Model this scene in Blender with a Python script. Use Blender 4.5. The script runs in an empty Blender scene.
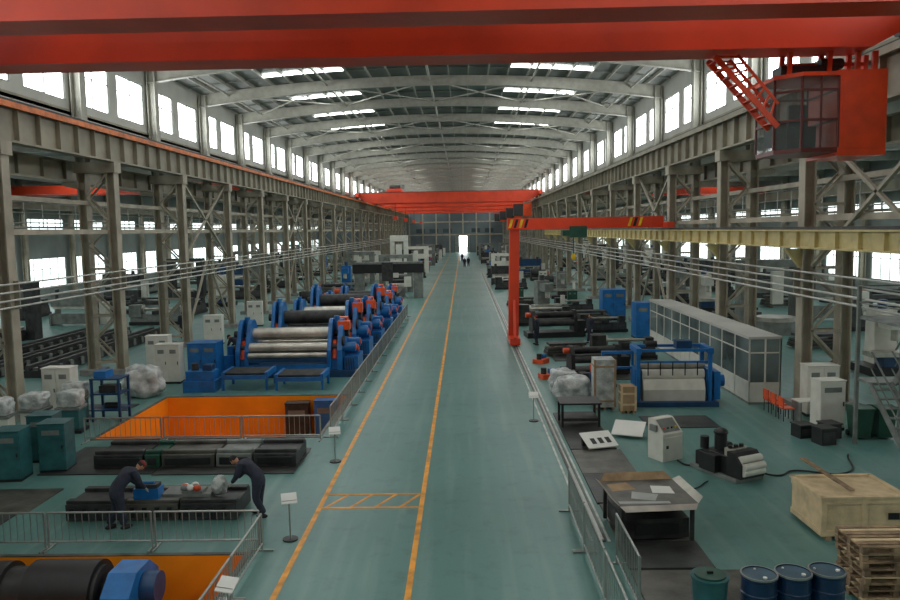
import bpy, math, random
from mathutils import Vector, Matrix, noise
random.seed(7)
sc = bpy.context.scene
pi = math.pi

# ------------------------------------------------------------------ materials
def lin(c):
    c = c/255.0
    return c/12.92 if c <= 0.04045 else ((c+0.055)/1.055)**2.4
def L(r, g, b): return (lin(r), lin(g), lin(b), 1)
MATS = {}
def mat(name, rgb, rough=.5, metal=0., var=.18, scale=2.5, bump=0., spec=.5, tint=None):
    if name in MATS: return MATS[name]
    m = bpy.data.materials.new(name); m.use_nodes = True
    nt = m.node_tree; b = nt.nodes['Principled BSDF']
    tc = nt.nodes.new('ShaderNodeTexCoord'); n = nt.nodes.new('ShaderNodeTexNoise')
    n.inputs['Scale'].default_value = scale; n.inputs['Detail'].default_value = 5
    nt.links.new(tc.outputs['Object'], n.inputs['Vector'])
    mx = nt.nodes.new('ShaderNodeMix'); mx.data_type = 'RGBA'
    c = L(*rgb); t = L(*tint) if tint else tuple(x*(1-2*var) for x in c[:3])+(1,)
    mx.inputs['A'].default_value = tuple(min(1, x*(1+var)) for x in c[:3])+(1,)
    mx.inputs['B'].default_value = t
    rp = nt.nodes.new('ShaderNodeMapRange'); rp.inputs['From Min'].default_value = .35; rp.inputs['From Max'].default_value = .7
    nt.links.new(n.outputs['Fac'], rp.inputs['Value']); nt.links.new(rp.outputs['Result'], mx.inputs['Factor'])
    nt.links.new(mx.outputs['Result'], b.inputs['Base Color'])
    b.inputs['Roughness'].default_value = rough; b.inputs['Metallic'].default_value = metal
    b.inputs['Specular IOR Level'].default_value = spec
    if bump:
        bp = nt.nodes.new('ShaderNodeBump'); bp.inputs['Strength'].default_value = bump; bp.inputs['Distance'].default_value = .05
        n2 = nt.nodes.new('ShaderNodeTexNoise'); n2.inputs['Scale'].default_value = scale*6
        nt.links.new(tc.outputs['Object'], n2.inputs['Vector'])
        nt.links.new(n2.outputs['Fac'], bp.inputs['Height']); nt.links.new(bp.outputs['Normal'], b.inputs['Normal'])
    MATS[name] = m; return m
def emit(name, rgb, s):
    m = bpy.data.materials.new(name); m.use_nodes = True
    nt = m.node_tree; b = nt.nodes['Principled BSDF']
    b.inputs['Base Color'].default_value = L(*rgb); b.inputs['Emission Color'].default_value = L(*rgb)
    tc = nt.nodes.new('ShaderNodeTexCoord'); n = nt.nodes.new('ShaderNodeTexNoise'); n.inputs['Scale'].default_value = .4
    nt.links.new(tc.outputs['Object'], n.inputs['Vector'])
    r = nt.nodes.new('ShaderNodeMapRange'); r.inputs['To Min'].default_value = s*.75; r.inputs['To Max'].default_value = s*1.25
    nt.links.new(n.outputs['Fac'], r.inputs['Value']); nt.links.new(r.outputs['Result'], b.inputs['Emission Strength'])
    return m
STEEL = mat('painted_structural_steel', (160, 152, 134), .55, var=.14, scale=1.2)
STEELD = mat('girder_grey_paint', (142, 136, 118), .55, var=.16, scale=.8)
ROOFM = mat('roof_panel', (124, 128, 124), .6, var=.1, scale=.3)
RAFT = mat('rafter_paint', (158, 157, 145), .5, var=.08)
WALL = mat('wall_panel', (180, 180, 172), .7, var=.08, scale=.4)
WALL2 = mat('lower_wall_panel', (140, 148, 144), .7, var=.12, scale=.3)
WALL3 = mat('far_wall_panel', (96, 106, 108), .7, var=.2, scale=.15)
RED = mat('crane_red_paint', (216, 66, 32), .42, var=.1, scale=.6)
REDC = mat('cabin_red_paint', (226, 76, 34), .35, var=.08)
REDD = mat('cabin_frame_dark_red', (96, 34, 26), .4, var=.1)
ORANGE = mat('pit_orange_paint', (246, 146, 16), .5, var=.08, scale=.6)
ORL = mat('orange_conductor', (206, 112, 54), .5)
BLUE = mat('machine_blue', (28, 108, 174), .35, var=.15)
BLUED = mat('machine_dark_blue', (28, 66, 104), .4)
ORED = mat('machine_orange_red', (222, 84, 38), .4)
ROLL = mat('roll_steel', (186, 182, 170), .35, .6, var=.2, scale=1.5)
DSTEEL = mat('dark_steel', (60, 61, 59), .5, .3, var=.3)
BLACK = mat('black_paint', (27, 28, 28), .45, var=.25)
GREY = mat('machine_grey', (118, 122, 116), .5)
WHITE = mat('cabinet_white', (210, 208, 196), .45, var=.05)
GREEN = mat('dark_green_paint', (30, 74, 58), .45)
TEAL = mat('teal_paint', (42, 94, 96), .45)
GALV = mat('galvanised_tube', (168, 170, 164), .35, .7, var=.1)
PIPE = mat('silver_pipe', (196, 196, 188), .4, .4, var=.05)
WOOD = mat('crate_plywood', (214, 190, 150), .7, var=.1, scale=4, bump=.1)
WOOD2 = mat('pallet_wood', (150, 126, 98), .8, var=.3, scale=5, bump=.2)
CARD = mat('cardboard', (166, 138, 104), .8)
PLAST = mat('plastic_wrap', (184, 188, 184), .3, var=.25, scale=3, bump=.5)
MATT = mat('dark_floor_plate', (62, 64, 61), .45, .1, var=.35, scale=1.3, bump=.15)
MATT2 = mat('worn_floor_plate', (90, 88, 80), .42, .2, var=.35, scale=1.6, bump=.15)
YEL = mat('line_orange_yellow', (230, 156, 48), .45, var=.18, scale=3)
WLINE = mat('line_white', (190, 198, 190), .5, var=.2)
BEIGE = mat('runway_beige', (196, 180, 124), .5, var=.1)
YELL = mat('hazard_yellow', (230, 190, 30), .5)
CONC = mat('concrete', (140, 140, 134), .8, var=.15)
NAVY = mat('coverall_navy', (40, 44, 58), .85, var=.2, scale=8, bump=.3)
SKIN = mat('skin', (182, 132, 104), .6, var=.06)
HAIR = mat('black_hair', (22, 18, 16), .7)
CAPR = mat('cap_red', (120, 36, 34), .7)
GLOVE = mat('work_glove', (188, 184, 172), .9)
SHOE = mat('boot_leather', (30, 26, 24), .6)
BARB = mat('barrel_blue', (22, 52, 84), .35, var=.12)
LID = mat('barrel_lid', (72, 98, 112), .4, var=.2)
PAPER = mat('paper_white', (226, 226, 218), .7, var=.03)
WINDOW = emit('daylit_frosted_glass', (246, 250, 252), 8.5)
WINLOW = emit('daylit_low_glass', (226, 238, 236), 2.6)
SKYL = emit('daylit_skylight_sheet', (246, 249, 248), 12.0)
GLASS = mat('office_glass', (104, 118, 116), .1, var=.3, scale=.5)
FGLASS = mat('far_glass', (66, 80, 84), .1)
GLASSD = mat('cab_inner_dark', (40, 40, 38), .5)
def cabglass():
    m = bpy.data.materials.new('cab_glass'); m.use_nodes = True
    b = m.node_tree.nodes['Principled BSDF']; b.inputs['Base Color'].default_value = (.16, .2, .19, 1)
    b.inputs['Roughness'].default_value = .04; b.inputs['Alpha'].default_value = .45
    return m
CABG = cabglass()

def floor_mat():
    m = bpy.data.materials.new('teal_epoxy_floor'); m.use_nodes = True
    nt = m.node_tree; N = nt.nodes.new; K = nt.links.new; b = nt.nodes['Principled BSDF']
    tc = N('ShaderNodeTexCoord')
    n1 = N('ShaderNodeTexNoise'); n1.inputs['Scale'].default_value = .16; n1.inputs['Detail'].default_value = 6
    n2 = N('ShaderNodeTexNoise'); n2.inputs['Scale'].default_value = 1.7; n2.inputs['Detail'].default_value = 10; n2.inputs['Roughness'].default_value = .7
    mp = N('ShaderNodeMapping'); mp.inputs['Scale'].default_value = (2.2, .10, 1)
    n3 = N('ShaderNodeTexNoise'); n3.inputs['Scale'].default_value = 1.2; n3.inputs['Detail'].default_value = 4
    K(tc.outputs['Object'], n1.inputs['Vector']); K(tc.outputs['Object'], n2.inputs['Vector'])
    K(tc.outputs['Object'], mp.inputs['Vector']); K(mp.outputs['Vector'], n3.inputs['Vector'])
    m1 = N('ShaderNodeMix'); m1.data_type = 'RGBA'; m1.inputs['A'].default_value = L(98, 140, 132); m1.inputs['B'].default_value = L(80, 120, 114)
    K(n1.outputs['Fac'], m1.inputs['Factor'])
    r2 = N('ShaderNodeMapRange'); r2.inputs['From Min'].default_value = .52; r2.inputs['From Max'].default_value = .72; r2.inputs['To Max'].default_value = .5
    K(n2.outputs['Fac'], r2.inputs['Value'])
    m2 = N('ShaderNodeMix'); m2.data_type = 'RGBA'; m2.inputs['B'].default_value = L(62, 90, 84)
    K(m1.outputs['Result'], m2.inputs['A']); K(r2.outputs['Result'], m2.inputs['Factor'])
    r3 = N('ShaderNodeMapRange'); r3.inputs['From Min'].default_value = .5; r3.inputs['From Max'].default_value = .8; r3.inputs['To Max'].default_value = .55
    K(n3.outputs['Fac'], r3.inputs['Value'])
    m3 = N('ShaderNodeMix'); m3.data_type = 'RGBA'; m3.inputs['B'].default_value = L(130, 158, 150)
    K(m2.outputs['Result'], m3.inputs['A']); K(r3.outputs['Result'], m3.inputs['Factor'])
    K(m3.outputs['Result'], b.inputs['Base Color'])
    rr = N('ShaderNodeMapRange'); rr.inputs['To Min'].default_value = .3; rr.inputs['To Max'].default_value = .46
    K(n1.outputs['Fac'], rr.inputs['Value']); K(rr.outputs['Result'], b.inputs['Roughness'])
    b.inputs['Specular IOR Level'].default_value = .45
    return m
FLOOR = floor_mat()

# ------------------------------------------------------------------ mesh builder
class MB:
    def __init__(s): s.v=[]; s.f=[]; s.m=[]; s.sm=[]; s.mats=[]
    def add(s, vs, fs, m, smooth=False):
        b = len(s.v); s.v += [tuple(v) for v in vs]
        if m not in s.mats: s.mats.append(m)
        k = s.mats.index(m)
        for i, f in enumerate(fs):
            s.f.append([b+j for j in f]); s.m.append(k)
            s.sm.append(smooth if not isinstance(smooth, list) else smooth[i])
    def bx(s, x0, x1, y0, y1, z0, z1, m):
        s.add([(x0,y0,z0),(x1,y0,z0),(x1,y1,z0),(x0,y1,z0),(x0,y0,z1),(x1,y0,z1),(x1,y1,z1),(x0,y1,z1)],
              [(0,3,2,1),(4,5,6,7),(0,1,5,4),(1,2,6,5),(2,3,7,6),(3,0,4,7)], m)
    def frame(s, a, b):
        a = Vector(a); b = Vector(b); d = (b-a).normalized()
        up = Vector((0,0,1)) if abs(d.z) < .95 else Vector((0,1,0))
        u = d.cross(up).normalized(); w = u.cross(d).normalized()
        return a, b, d, u, w
    def beam(s, a, b, w, h, m):
        a, b, d, u, t = s.frame(a, b); vs = []
        for p in (a, b):
            for i, j in ((-1,-1),(1,-1),(1,1),(-1,1)): vs.append(p+u*(i*w/2)+t*(j*h/2))
        s.add(vs, [(0,1,2,3),(7,6,5,4),(0,4,5,1),(1,5,6,2),(2,6,7,3),(3,7,4,0)], m)
    def cyl(s, a, b, r, m, r2=None, n=14, capm=None):
        r2 = r if r2 is None else r2
        a, b, d, u, t = s.frame(a, b); vs = []
        for p, q in ((a, r), (b, r2)):
            for i in range(n):
                g = 2*pi*i/n; vs.append(p+u*(math.cos(g)*q)+t*(math.sin(g)*q))
        fs = [(i, (i+1) % n, n+(i+1) % n, n+i) for i in range(n)]
        s.add(vs, fs, m, True)
        s.add(vs, [tuple(range(n-1, -1, -1)), tuple(range(n, 2*n))], capm or m)
    def prism(s, pts, ax, a0, a1, m):
        n = len(pts)
        def P(p, a):
            return (a, p[0], p[1]) if ax == 'x' else ((p[0], a, p[1]) if ax == 'y' else (p[0], p[1], a))
        vs = [P(p, a0) for p in pts]+[P(p, a1) for p in pts]
        s.add(vs, [tuple(range(n-1,-1,-1)), tuple(range(n, 2*n))]+[(i,(i+1)%n,n+(i+1)%n,n+i) for i in range(n)], m)
    def iy(s, x, z0, z1, w, y0, y1, m, t=.06):
        s.bx(x-w/2, x+w/2, y0, y1, z0, z0+t, m); s.bx(x-w/2, x+w/2, y0, y1, z1-t, z1, m)
        s.bx(x-t/2, x+t/2, y0, y1, z0+t, z1-t, m)
    def iz(s, x, y, z0, z1, dx, wy, m, t=.03):
        s.bx(x-dx/2, x-dx/2+t, y-wy/2, y+wy/2, z0, z1, m); s.bx(x+dx/2-t, x+dx/2, y-wy/2, y+wy/2, z0, z1, m)
        s.bx(x-dx/2+t, x+dx/2-t, y-t/2, y+t/2, z0, z1, m)
    def ball(s, c, r, m, nu=16, nv=10, fn=None):
        vs = []; fs = []
        for j in range(nv+1):
            th = pi*j/nv
            for i in range(nu):
                ph = 2*pi*i/nu
                d = Vector((math.sin(th)*math.cos(ph), math.sin(th)*math.sin(ph), math.cos(th)))
                p = Vector((d.x*r[0], d.y*r[1], d.z*r[2]))
                if fn: p = fn(d, p)
                vs.append(Vector(c)+p)
        for j in range(nv):
            for i in range(nu):
                fs.append((j*nu+i, (j+1)*nu+i, (j+1)*nu+(i+1)%nu, j*nu+(i+1)%nu))
        s.add(vs, fs, m, True)
    def mesh(s, name):
        me = bpy.data.meshes.new(name); me.from_pydata(s.v, [], s.f)
        for m in s.mats: me.materials.append(m)
        me.polygons.foreach_set('material_index', s.m); me.polygons.foreach_set('use_smooth', s.sm)
        me.update(); return me
    def obj(s, name, loc=(0,0,0), rz=0, bevel=0, parent=None, sc_=None):
        return place(s.mesh(name), name, loc, rz, bevel, parent, sc_)
def place(me, name, loc=(0,0,0), rz=0, bevel=0, parent=None, sc_=None):
    o = bpy.data.objects.new(name, me); sc.collection.objects.link(o)
    o.location = loc; o.rotation_euler = (0, 0, rz)
    if sc_: o.scale = sc_
    if bevel:
        b = o.modifiers.new('Bevel', 'BEVEL'); b.width = bevel; b.segments = 2; b.limit_method = 'ANGLE'; b.angle_limit = .7
    if parent: o.parent = parent
    return o

# ------------------------------------------------------------------ building layout (metres)
XL, XR = -17.0, 12.5         # inner legs of column rows
XLo, XRo = -18.4, 13.9       # outer legs
BAY = 9.0
YS = [28+BAY*i for i in range(-5, 23)]    # -17 .. 226
Y0, Y1 = -20.0, 228.0
OL, OR = -43.0, 38.5
P1 = (-12.5, -4.75, 8.5, 15.5); P2 = (-12.5, -4.95, 24.8, 31.2)   # pits

b = MB()
def q(x0,x1,y0,y1): b.add([(x0,y0,0),(x1,y0,0),(x1,y1,0),(x0,y1,0)], [(0,1,2,3)], FLOOR)
q(OL, -12.5, Y0, Y1); q(-4.75, OR, Y0, Y1)
q(-12.5, -4.75, Y0, 8.5); q(-12.5, -4.75, 15.5, 24.8); q(-4.95, -4.75, 24.8, 31.2); q(-12.5, -4.75, 31.2, Y1)
b.obj('floor')
def pit(nm, P, depth):
    x0,x1,y0,y1 = P; b = MB()
    b.add([(x0,y0,-depth),(x1,y0,-depth),(x1,y1,-depth),(x0,y1,-depth),(x0,y0,0),(x1,y0,0),(x1,y1,0),(x0,y1,0)],
          [(0,1,2,3),(0,4,5,1),(1,5,6,2),(2,6,7,3),(3,7,4,0)], ORANGE)
    for a in ((x0-.12,x1+.12,y1,y1+.12),(x0-.12,x1+.12,y0-.12,y0),(x0-.12,x0,y0,y1),(x1,x1+.12,y0,y1)):
        b.bx(*a, 0, .02, MATT2)
    b.obj(nm)
pit('equipment_pit', P1, 2.4); pit('equipment_pit', P2, 2.4)

# markings
b = MB()
b.bx(-3.72,-3.60,-10,215,0,.006,YEL); b.bx(-1.2,-1.08,-10,215,0,.006,YEL)
b.bx(-3.60,-1.2,18.15,18.25,0,.006,YEL); b.bx(-3.60,-1.2,19.1,19.2,0,.006,YEL)
for i in range(4):
    x = -3.55+i*.62; b.prism([(x,18.25),(x+.09,18.25),(x+.5,19.1),(x+.41,19.1)], 'z', 0, .006, YEL)
b.obj('floor_marking')
b = MB(); b.bx(2.66,2.72,16,120,0,.02,WLINE); b.bx(2.84,3.0,16,120,0,.03,MATT2); b.bx(2.89,2.95,16,120,.03,.06,GALV); b.bx(3.04,3.1,16,120,0,.02,WLINE)
b.obj('gantry_floor_rail')

# ------------------------------------------------------------------ columns
def column_mesh(sg):
    b = MB(); H = 10.34
    b.bx(-.5, .5, -.55, .55, 0, .25, CONC); b.bx(sg*1.4-.5, sg*1.4+.5, -.55, .55, 0, .25, CONC)
    for xx in (0, sg*1.4):
        b.iz(xx, 0, .25, H, .42, .5, STEEL, .05)
    z = .6; k = 0
    while z < H-1.2:
        for yy in (-.24, .24):
            a = (.15*sg if k % 2 == 0 else sg*1.25, yy, z); c = (sg*1.25 if k % 2 == 0 else .15*sg, yy, z+1.15)
            b.beam(a, c, .05, .09, STEEL)
            if k % 2 == 0: b.beam((.15*sg,yy,z),(sg*1.25,yy,z), .05, .09, STEEL)
        z += 1.15; k += 1
    b.bx(min(-.3, sg*1.4-.3), max(.3, sg*1.4+.3), -.35, .35, H-.5, H, STEEL)
    b.iz(sg*1.4, 0, H, 16.6, .5, .55, RAFT, .05)
    b.prism([(sg*1.2,9.0),(sg*2.4,9.25),(sg*2.4,9.41),(sg*1.2,9.41)], 'y', -.15, .15, STEEL)
    return b.mesh('steel_column')
ml, mr = column_mesh(-1), column_mesh(1)
for y in YS:
    place(ml, 'steel_column', (XL, y, 0)); place(mr, 'steel_column', (XR, y, 0))

def runway(x, sg):
    b = MB(); b.iy(x, 10.35, 11.85, .5, Y0+.3, Y1-.3, STEELD, .08)
    b.bx(x-.06, x+.06, Y0+.3, Y1-.3, 11.85, 12.0, DSTEEL)
    y = Y0+1
    while y < Y1-1:
        b.bx(x-.24, x+.24, y-.02, y+.02, 10.43, 11.77, STEELD); y += 1.5
    b.bx(min(x+sg*.28,x+sg*1.1), max(x+sg*.28,x+sg*1.1), Y0+.3, Y1-.3, 11.72, 11.78, STEELD)
    b.bx(x-sg*.33-.05, x-sg*.33+.05, Y0+.3, Y1-.3, 11.6, 11.82, ORL if sg < 0 else STEELD)
    b.obj('crane_runway_girder')
runway(XL, -1); runway(XR, 1)
def side_runway(x):
    b = MB(); b.iy(x, 9.5, 10.5, .4, Y0+.3, Y1-.3, STEELD, .07)
    b.bx(x-.5, x+.5, Y0+.3, Y1-.3, 9.42, 9.5, STEELD)
    y = Y0+1
    while y < Y1-1:
        b.bx(x-.19, x+.19, y-.02, y+.02, 9.57, 10.43, STEELD); y += 2
    b.obj('side_bay_runway_girder')
    b = MB()
    for z in (7.45, 7.9, 8.35): b.cyl((x, Y0+1, z), (x, Y1-1, z), .03, GALV, n=5)
    b.bx(x-.45, x+.45, Y0+1, Y1-1, 7.2, 7.28, STEELD)
    y = Y0+1
    while y < Y1-1:
        b.cyl((x, y, 7.28), (x, y, 8.35), .022, GALV, n=5); y += 1.5
    b.obj('maintenance_walkway')
side_runway(XLo-1.0); side_runway(XRo+1.0)
for x, sg in ((XL+.42, 1), (XR-.42, -1)):
    b = MB()
    for z in (4.25, 4.5, 4.8, 5.1): b.cyl((x, Y0+.5, z), (x, Y1-.5, z), .04, PIPE, n=6)
    for y in YS: b.bx(min(x, x-sg*.2), max(x, x-sg*.2), y-.03, y+.03, 4.15, 5.2, STEELD)
    b.obj('conductor_pipe_run')
    b = MB()
    b.bx(x-sg*.7-.08, x-sg*.7+.08, Y0+.5, Y1-.5, 6.9, 7.12, STEEL)
    b.bx(x-sg*1.6-.08, x-sg*1.6+.08, Y0+.5, Y1-.5, 8.3, 8.5, STEEL)
    b.obj('longitudinal_tie_beam')
b = MB()
for i, y in enumerate(YS[:-1]):
    if i % 3 == 1:
        for x in (XL-.1, XR+.1):
            b.beam((x, y+.3, 5.3), (x, y+BAY-.3, 10.2), .12, .12, STEEL); b.beam((x, y+BAY-.3, 5.3), (x, y+.3, 10.2), .12, .12, STEEL)
            if x > 0 and y < 30: continue
            b.beam((x, y+.3, .6), (x, y+BAY/2, 5.2), .12, .12, STEEL); b.beam((x, y+BAY-.3, .6), (x, y+BAY/2, 5.2), .12, .12, STEEL)
b.obj('column_cross_bracing')

# ------------------------------------------------------------------ clerestory walls & windows
n_w = 0
def winmesh(sg):
    b = MB(); w = 3.45; h = 2.35
    f = (0,1,2,3) if sg > 0 else (3,2,1,0)
    b.add([(0,0,0),(0,w,0),(0,w,h),(0,0,h)], [f], WINDOW)
    for yy in (0, w/2-.03, w-.06): b.bx(-.07, .07, yy, yy+.06, 0, h, GREY)
    for zz in (0, h*.62, h-.06): b.bx(-.065, .065, 0, w, zz, zz+.05, GREY)
    return b.mesh('window')
for sd, x, sg in (('left', XLo-.45, 1), ('right', XRo+.45, -1)):
    wm = winmesh(sg)
    b = MB()
    b.bx(x-.1, x+.1, Y0, Y1, 11.9, 13.25, WALL); b.bx(x-.1, x+.1, Y0, Y1, 15.6, 16.85, WALL)
    b.bx(x-.13, x+.13, Y0, Y1, 12.75, 12.85, STEELD)
    ys = [Y0]
    for y in YS[:-1]:
        for a in (.55, 5.0):
            b.bx(x-.1, x+.1, ys[-1], y+a, 13.25, 15.6, WALL); n_w += 1
            place(wm, 'window_%d' % n_w, (x, y+a, 13.25)); ys.append(y+a+3.45)
    b.bx(x-.1, x+.1, ys[-1], Y1, 13.25, 15.6, WALL)
    b.obj('wall_%s_clerestory' % sd)

# roof
def rz_(x):
    c = (XLo+XRo)/2; h = (XRo-XLo)/2+.6
    return 16.75+1.1*(1-((x-c)/h)**2)
xs = [XLo-.6+(XRo-XLo+1.2)*i/24 for i in range(25)]
b = MB()
vs = []
for y in (Y0, Y1):
    for x in xs: vs.append((x, y, rz_(x)+.12))
b.add(vs, [(i, i+1, 26+i, 25+i) for i in range(24)], ROOFM)
y = Y0+1
while y < Y1:
    for i in range(24):
        (xa, xb) = xs[i], xs[i+1]
        b.prism([(xa,rz_(xa)),(xb,rz_(xb)),(xb,rz_(xb)+.11),(xa,rz_(xa)+.11)], 'y', y, y+.06, ROOFM)
    y += 3
for i in range(1, 24, 1):
    x = xs[i]; b.bx(x-.04, x+.04, Y0, Y1, rz_(x)-.12, rz_(x)+.1, RAFT)
b.obj('ceiling_roof')
def rafter():
    b = MB(); pts = [(x, rz_(x)) for x in xs[0:25]]
    low = [(x, z-.12) for x, z in pts]; dep = [.85-.2*math.cos((i-12)/12*pi/2) for i in range(25)]
    for i in range(24):
        (x0, z0), (x1, z1) = low[i], low[i+1]
        b.prism([(x0,z0),(x1,z1),(x1,z1-dep[i+1]),(x0,z0-dep[i])], 'y', -.03, .03, RAFT)
        b.prism([(x0,z0-dep[i]),(x1,z1-dep[i+1]),(x1,z1-dep[i+1]-.05),(x0,z0-dep[i]-.05)], 'y', -.18, .18, RAFT)
    return b.mesh('roof_rafter')
rm = rafter()
for y in YS: place(rm, 'roof_rafter', (0, y, 0))
b = MB()
for i, y in enumerate(YS[:-1]):
    for x0, x1 in ((-16.5,-9.5), (-9.5,-2.2), (-2.2,5), (5,12)):
        if i % 2 == 0:
            b.beam((x0,y+.2,rz_(x0)-.45),(x1,y+BAY-.2,rz_(x1)-.45),.08,.08,RAFT); b.beam((x1,y+.2,rz_(x1)-.45),(x0,y+BAY-.2,rz_(x0)-.45),.08,.08,RAFT)
for x in (-16.5,-9.5,-2.2,5,12): b.cyl((x,YS[0],rz_(x)-.45),(x,YS[-1],rz_(x)-.45),.08,RAFT,n=6)
b.obj('roof_bracing')
b = MB()
for i, y in enumerate(YS[:-1]):
    for x0, x1 in ((xs[4], xs[8]), (xs[16], xs[20])):
        for yy in (y+3.2, y+6.2):
            n = 4
            for k in range(n):
                xa = x0+(x1-x0)*k/n; xb = x0+(x1-x0)*(k+1)/n
                b.add([(xa,yy,rz_(xa)-.01),(xb,yy,rz_(xb)-.01),(xb,yy+.55,rz_(xb)-.01),(xa,yy+.55,rz_(xa)-.01)], [(3,2,1,0)], SKYL)
b.obj('roof_skylight')

# side bays
for sd, xo, xi in (('left', OL, XLo-.35), ('right', OR, XRo+.35)):
    x0, x1 = min(xo, xi), max(xo, xi)
    b = MB(); b.bx(x0, x1, Y0, Y1, 12.6, 12.75, ROOFM); b.obj('ceiling_side_bay_'+sd)
    b = MB()
    for y in YS:
        b.bx(x0+.2, x1-.2, y-.12, y+.12, 11.9, 12.55, RAFT)
        cx = xo+(.6 if xo < 0 else -.6)
        b.iz(cx, y, 0, 11.9, .5, .4, STEEL, .05)
    b.obj('side_bay_portal_frame')
    b = MB()
    for i, y in enumerate(YS[:-1]):
        for k in (.25, .6):
            xx = x0+(x1-x0)*k; b.add([(xx,y+3.5,12.58),(xx+4,y+3.5,12.58),(xx+4,y+4.3,12.58),(xx,y+4.3,12.58)], [(3,2,1,0)], SKYL)
    b.obj('side_bay_skylight')
    t = .1; b = MB()
    b.bx(xo-t, xo+t, Y0, Y1, 0, 1.6, WALL2); b.bx(xo-t, xo+t, Y0, Y1, 4.6, 7.2, WALL2); b.bx(xo-t, xo+t, Y0, Y1, 8.6, 12.6, WALL2)
    w = MB()
    for y in YS[:-1]:
        for z0, z1 in ((1.6, 4.6), (7.2, 8.6)):
            b.bx(xo-t, xo+t, y-.7, y+.7, z0, z1, WALL2)
            w.add([(xo,y+.7,z0),(xo,y+BAY-.7,z0),(xo,y+BAY-.7,z1),(xo,y+.7,z1)], [(0,1,2,3) if xo < 0 else (3,2,1,0)], WINLOW)
            for k in range(0, 6):
                yy = y+.7+k*(BAY-1.4)/5; w.bx(xo-.06, xo+.06, yy-.03, yy+.03, z0, z1, GREY)
            if z1-z0 > 2: w.bx(xo-.06, xo+.06, y+.7, y+BAY-.7, z0+1.9, z0+1.96, GREY)
    b.bx(xo-t, xo+t, Y0, YS[0]-.7, 1.6, 8.6, WALL2); b.bx(xo-t, xo+t, YS[-1]-.7, Y1, 1.6, 8.6, WALL2)
    b.obj('wall_%s' % sd); n_w += 1; w.obj('window_%d' % n_w)
b = MB(); b.bx(OL, OR, Y0-.2, Y0, 0, 18.6, WALL2); b.obj('wall_back')
b = MB()
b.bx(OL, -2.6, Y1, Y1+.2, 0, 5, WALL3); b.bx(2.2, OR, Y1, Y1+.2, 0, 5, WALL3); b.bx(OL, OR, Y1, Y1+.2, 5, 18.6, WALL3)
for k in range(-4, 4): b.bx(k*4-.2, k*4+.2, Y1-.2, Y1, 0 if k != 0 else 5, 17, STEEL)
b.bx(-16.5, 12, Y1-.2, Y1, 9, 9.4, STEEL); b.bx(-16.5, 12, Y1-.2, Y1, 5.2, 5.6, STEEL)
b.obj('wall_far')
b = MB()
for x in (-14,-10,-6,2.5,6.5): b.bx(x, x+2.6, Y1-.05, Y1, 6.0, 7.2, FGLASS)
n_w += 1; b.obj('window_%d' % n_w)
b = MB(); b.bx(-2.6,-2.5,Y1,Y1+.2,0,5,DSTEEL); b.bx(2.1,2.2,Y1,Y1+.2,0,5,DSTEEL)
b.bx(-2.5,-1.2,Y1+.05,Y1+.11,0,5,GREY); b.bx(1.2,2.1,Y1+.05,Y1+.11,0,5,GREY); b.obj('door_1')
b = MB(); b.bx(-40, 40, Y1+.3, Y1+80, -.2, -.02, CONC); b.obj('outside_yard')

# ------------------------------------------------------------------ overhead cranes
def crane(y, gap=4.2, near=False):
    b = MB(); x0, x1 = XL-.1, XR+.1; zb, zt = 11.3, 12.95
    if near: zb, zt = 11.35, 13.05
    for k in (0, 1):
        ya = y+gap*k
        b.prism([(x0,12.35),(x0+2.0,zb),(x1-1.9,zb),(x1,12.35),(x1,zt),(x0,zt)], 'y', ya, ya+1.1, RED)
        b.bx(x0+.2, x1-.2, ya-.06, ya+1.16, zt, zt+.05, RED)
        b.bx(x0+.2, x1-.2, ya+.5, ya+.6, zt+.05, zt+.16, DSTEEL)
        b.bx(x0+2.4, x1-2.6, ya-.05, ya, zb, zb+.06, RED)
    for x in (x0+.1, x1-.1):
        b.bx(x-.3, x+.3, y-1.2, y+gap+2.3, 12.35, 12.95, RED)
        for yy in (y-.8, y+.3, y+gap+.8, y+gap+1.9): b.cyl((x-.12, yy, 12.3), (x+.12, yy, 12.3), .29, DSTEEL, n=16)
    tx = x0+6 if not near else x0+5
    b.bx(tx-1.2, tx+1.2, y+.3, y+gap+.8, zt+.2, zt+.7, RED); b.cyl((tx-.9, y+gap/2+.5, zt+1.0), (tx+.9, y+gap/2+.5, zt+1.0), .4, DSTEEL)
    b.bx(tx+1.0, tx+1.6, y+.5, y+1.6, zt+.7, zt+1.3, GREY)
    if not near:
        b.bx(8.3,9.8,y+.2,y+1.8,8.9,10.8,GLASSD); b.bx(9.8,11.2,y+.2,y+1.8,8.8,10.9,REDC); b.bx(8.2,9.8,y+.1,y+1.9,10.8,10.95,REDC)
        for xx in (8.5,11.0): b.bx(xx-.06,xx+.06,y+.4,y+.52,10.8,zb,REDC)
        for yy in (y+gap*.35,y+gap*.65): b.cyl((tx,yy,zt+.3),(tx,yy,9.2),.03,BLACK,n=6)
        b.bx(tx-.35,tx+.35,y+gap*.3,y+gap*.7,8.6,9.2,RED)
    return b.obj('overhead_bridge_crane')
crane(16.4, 4.0, True)
crane(124); crane(146); crane(172); crane(200)
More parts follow.
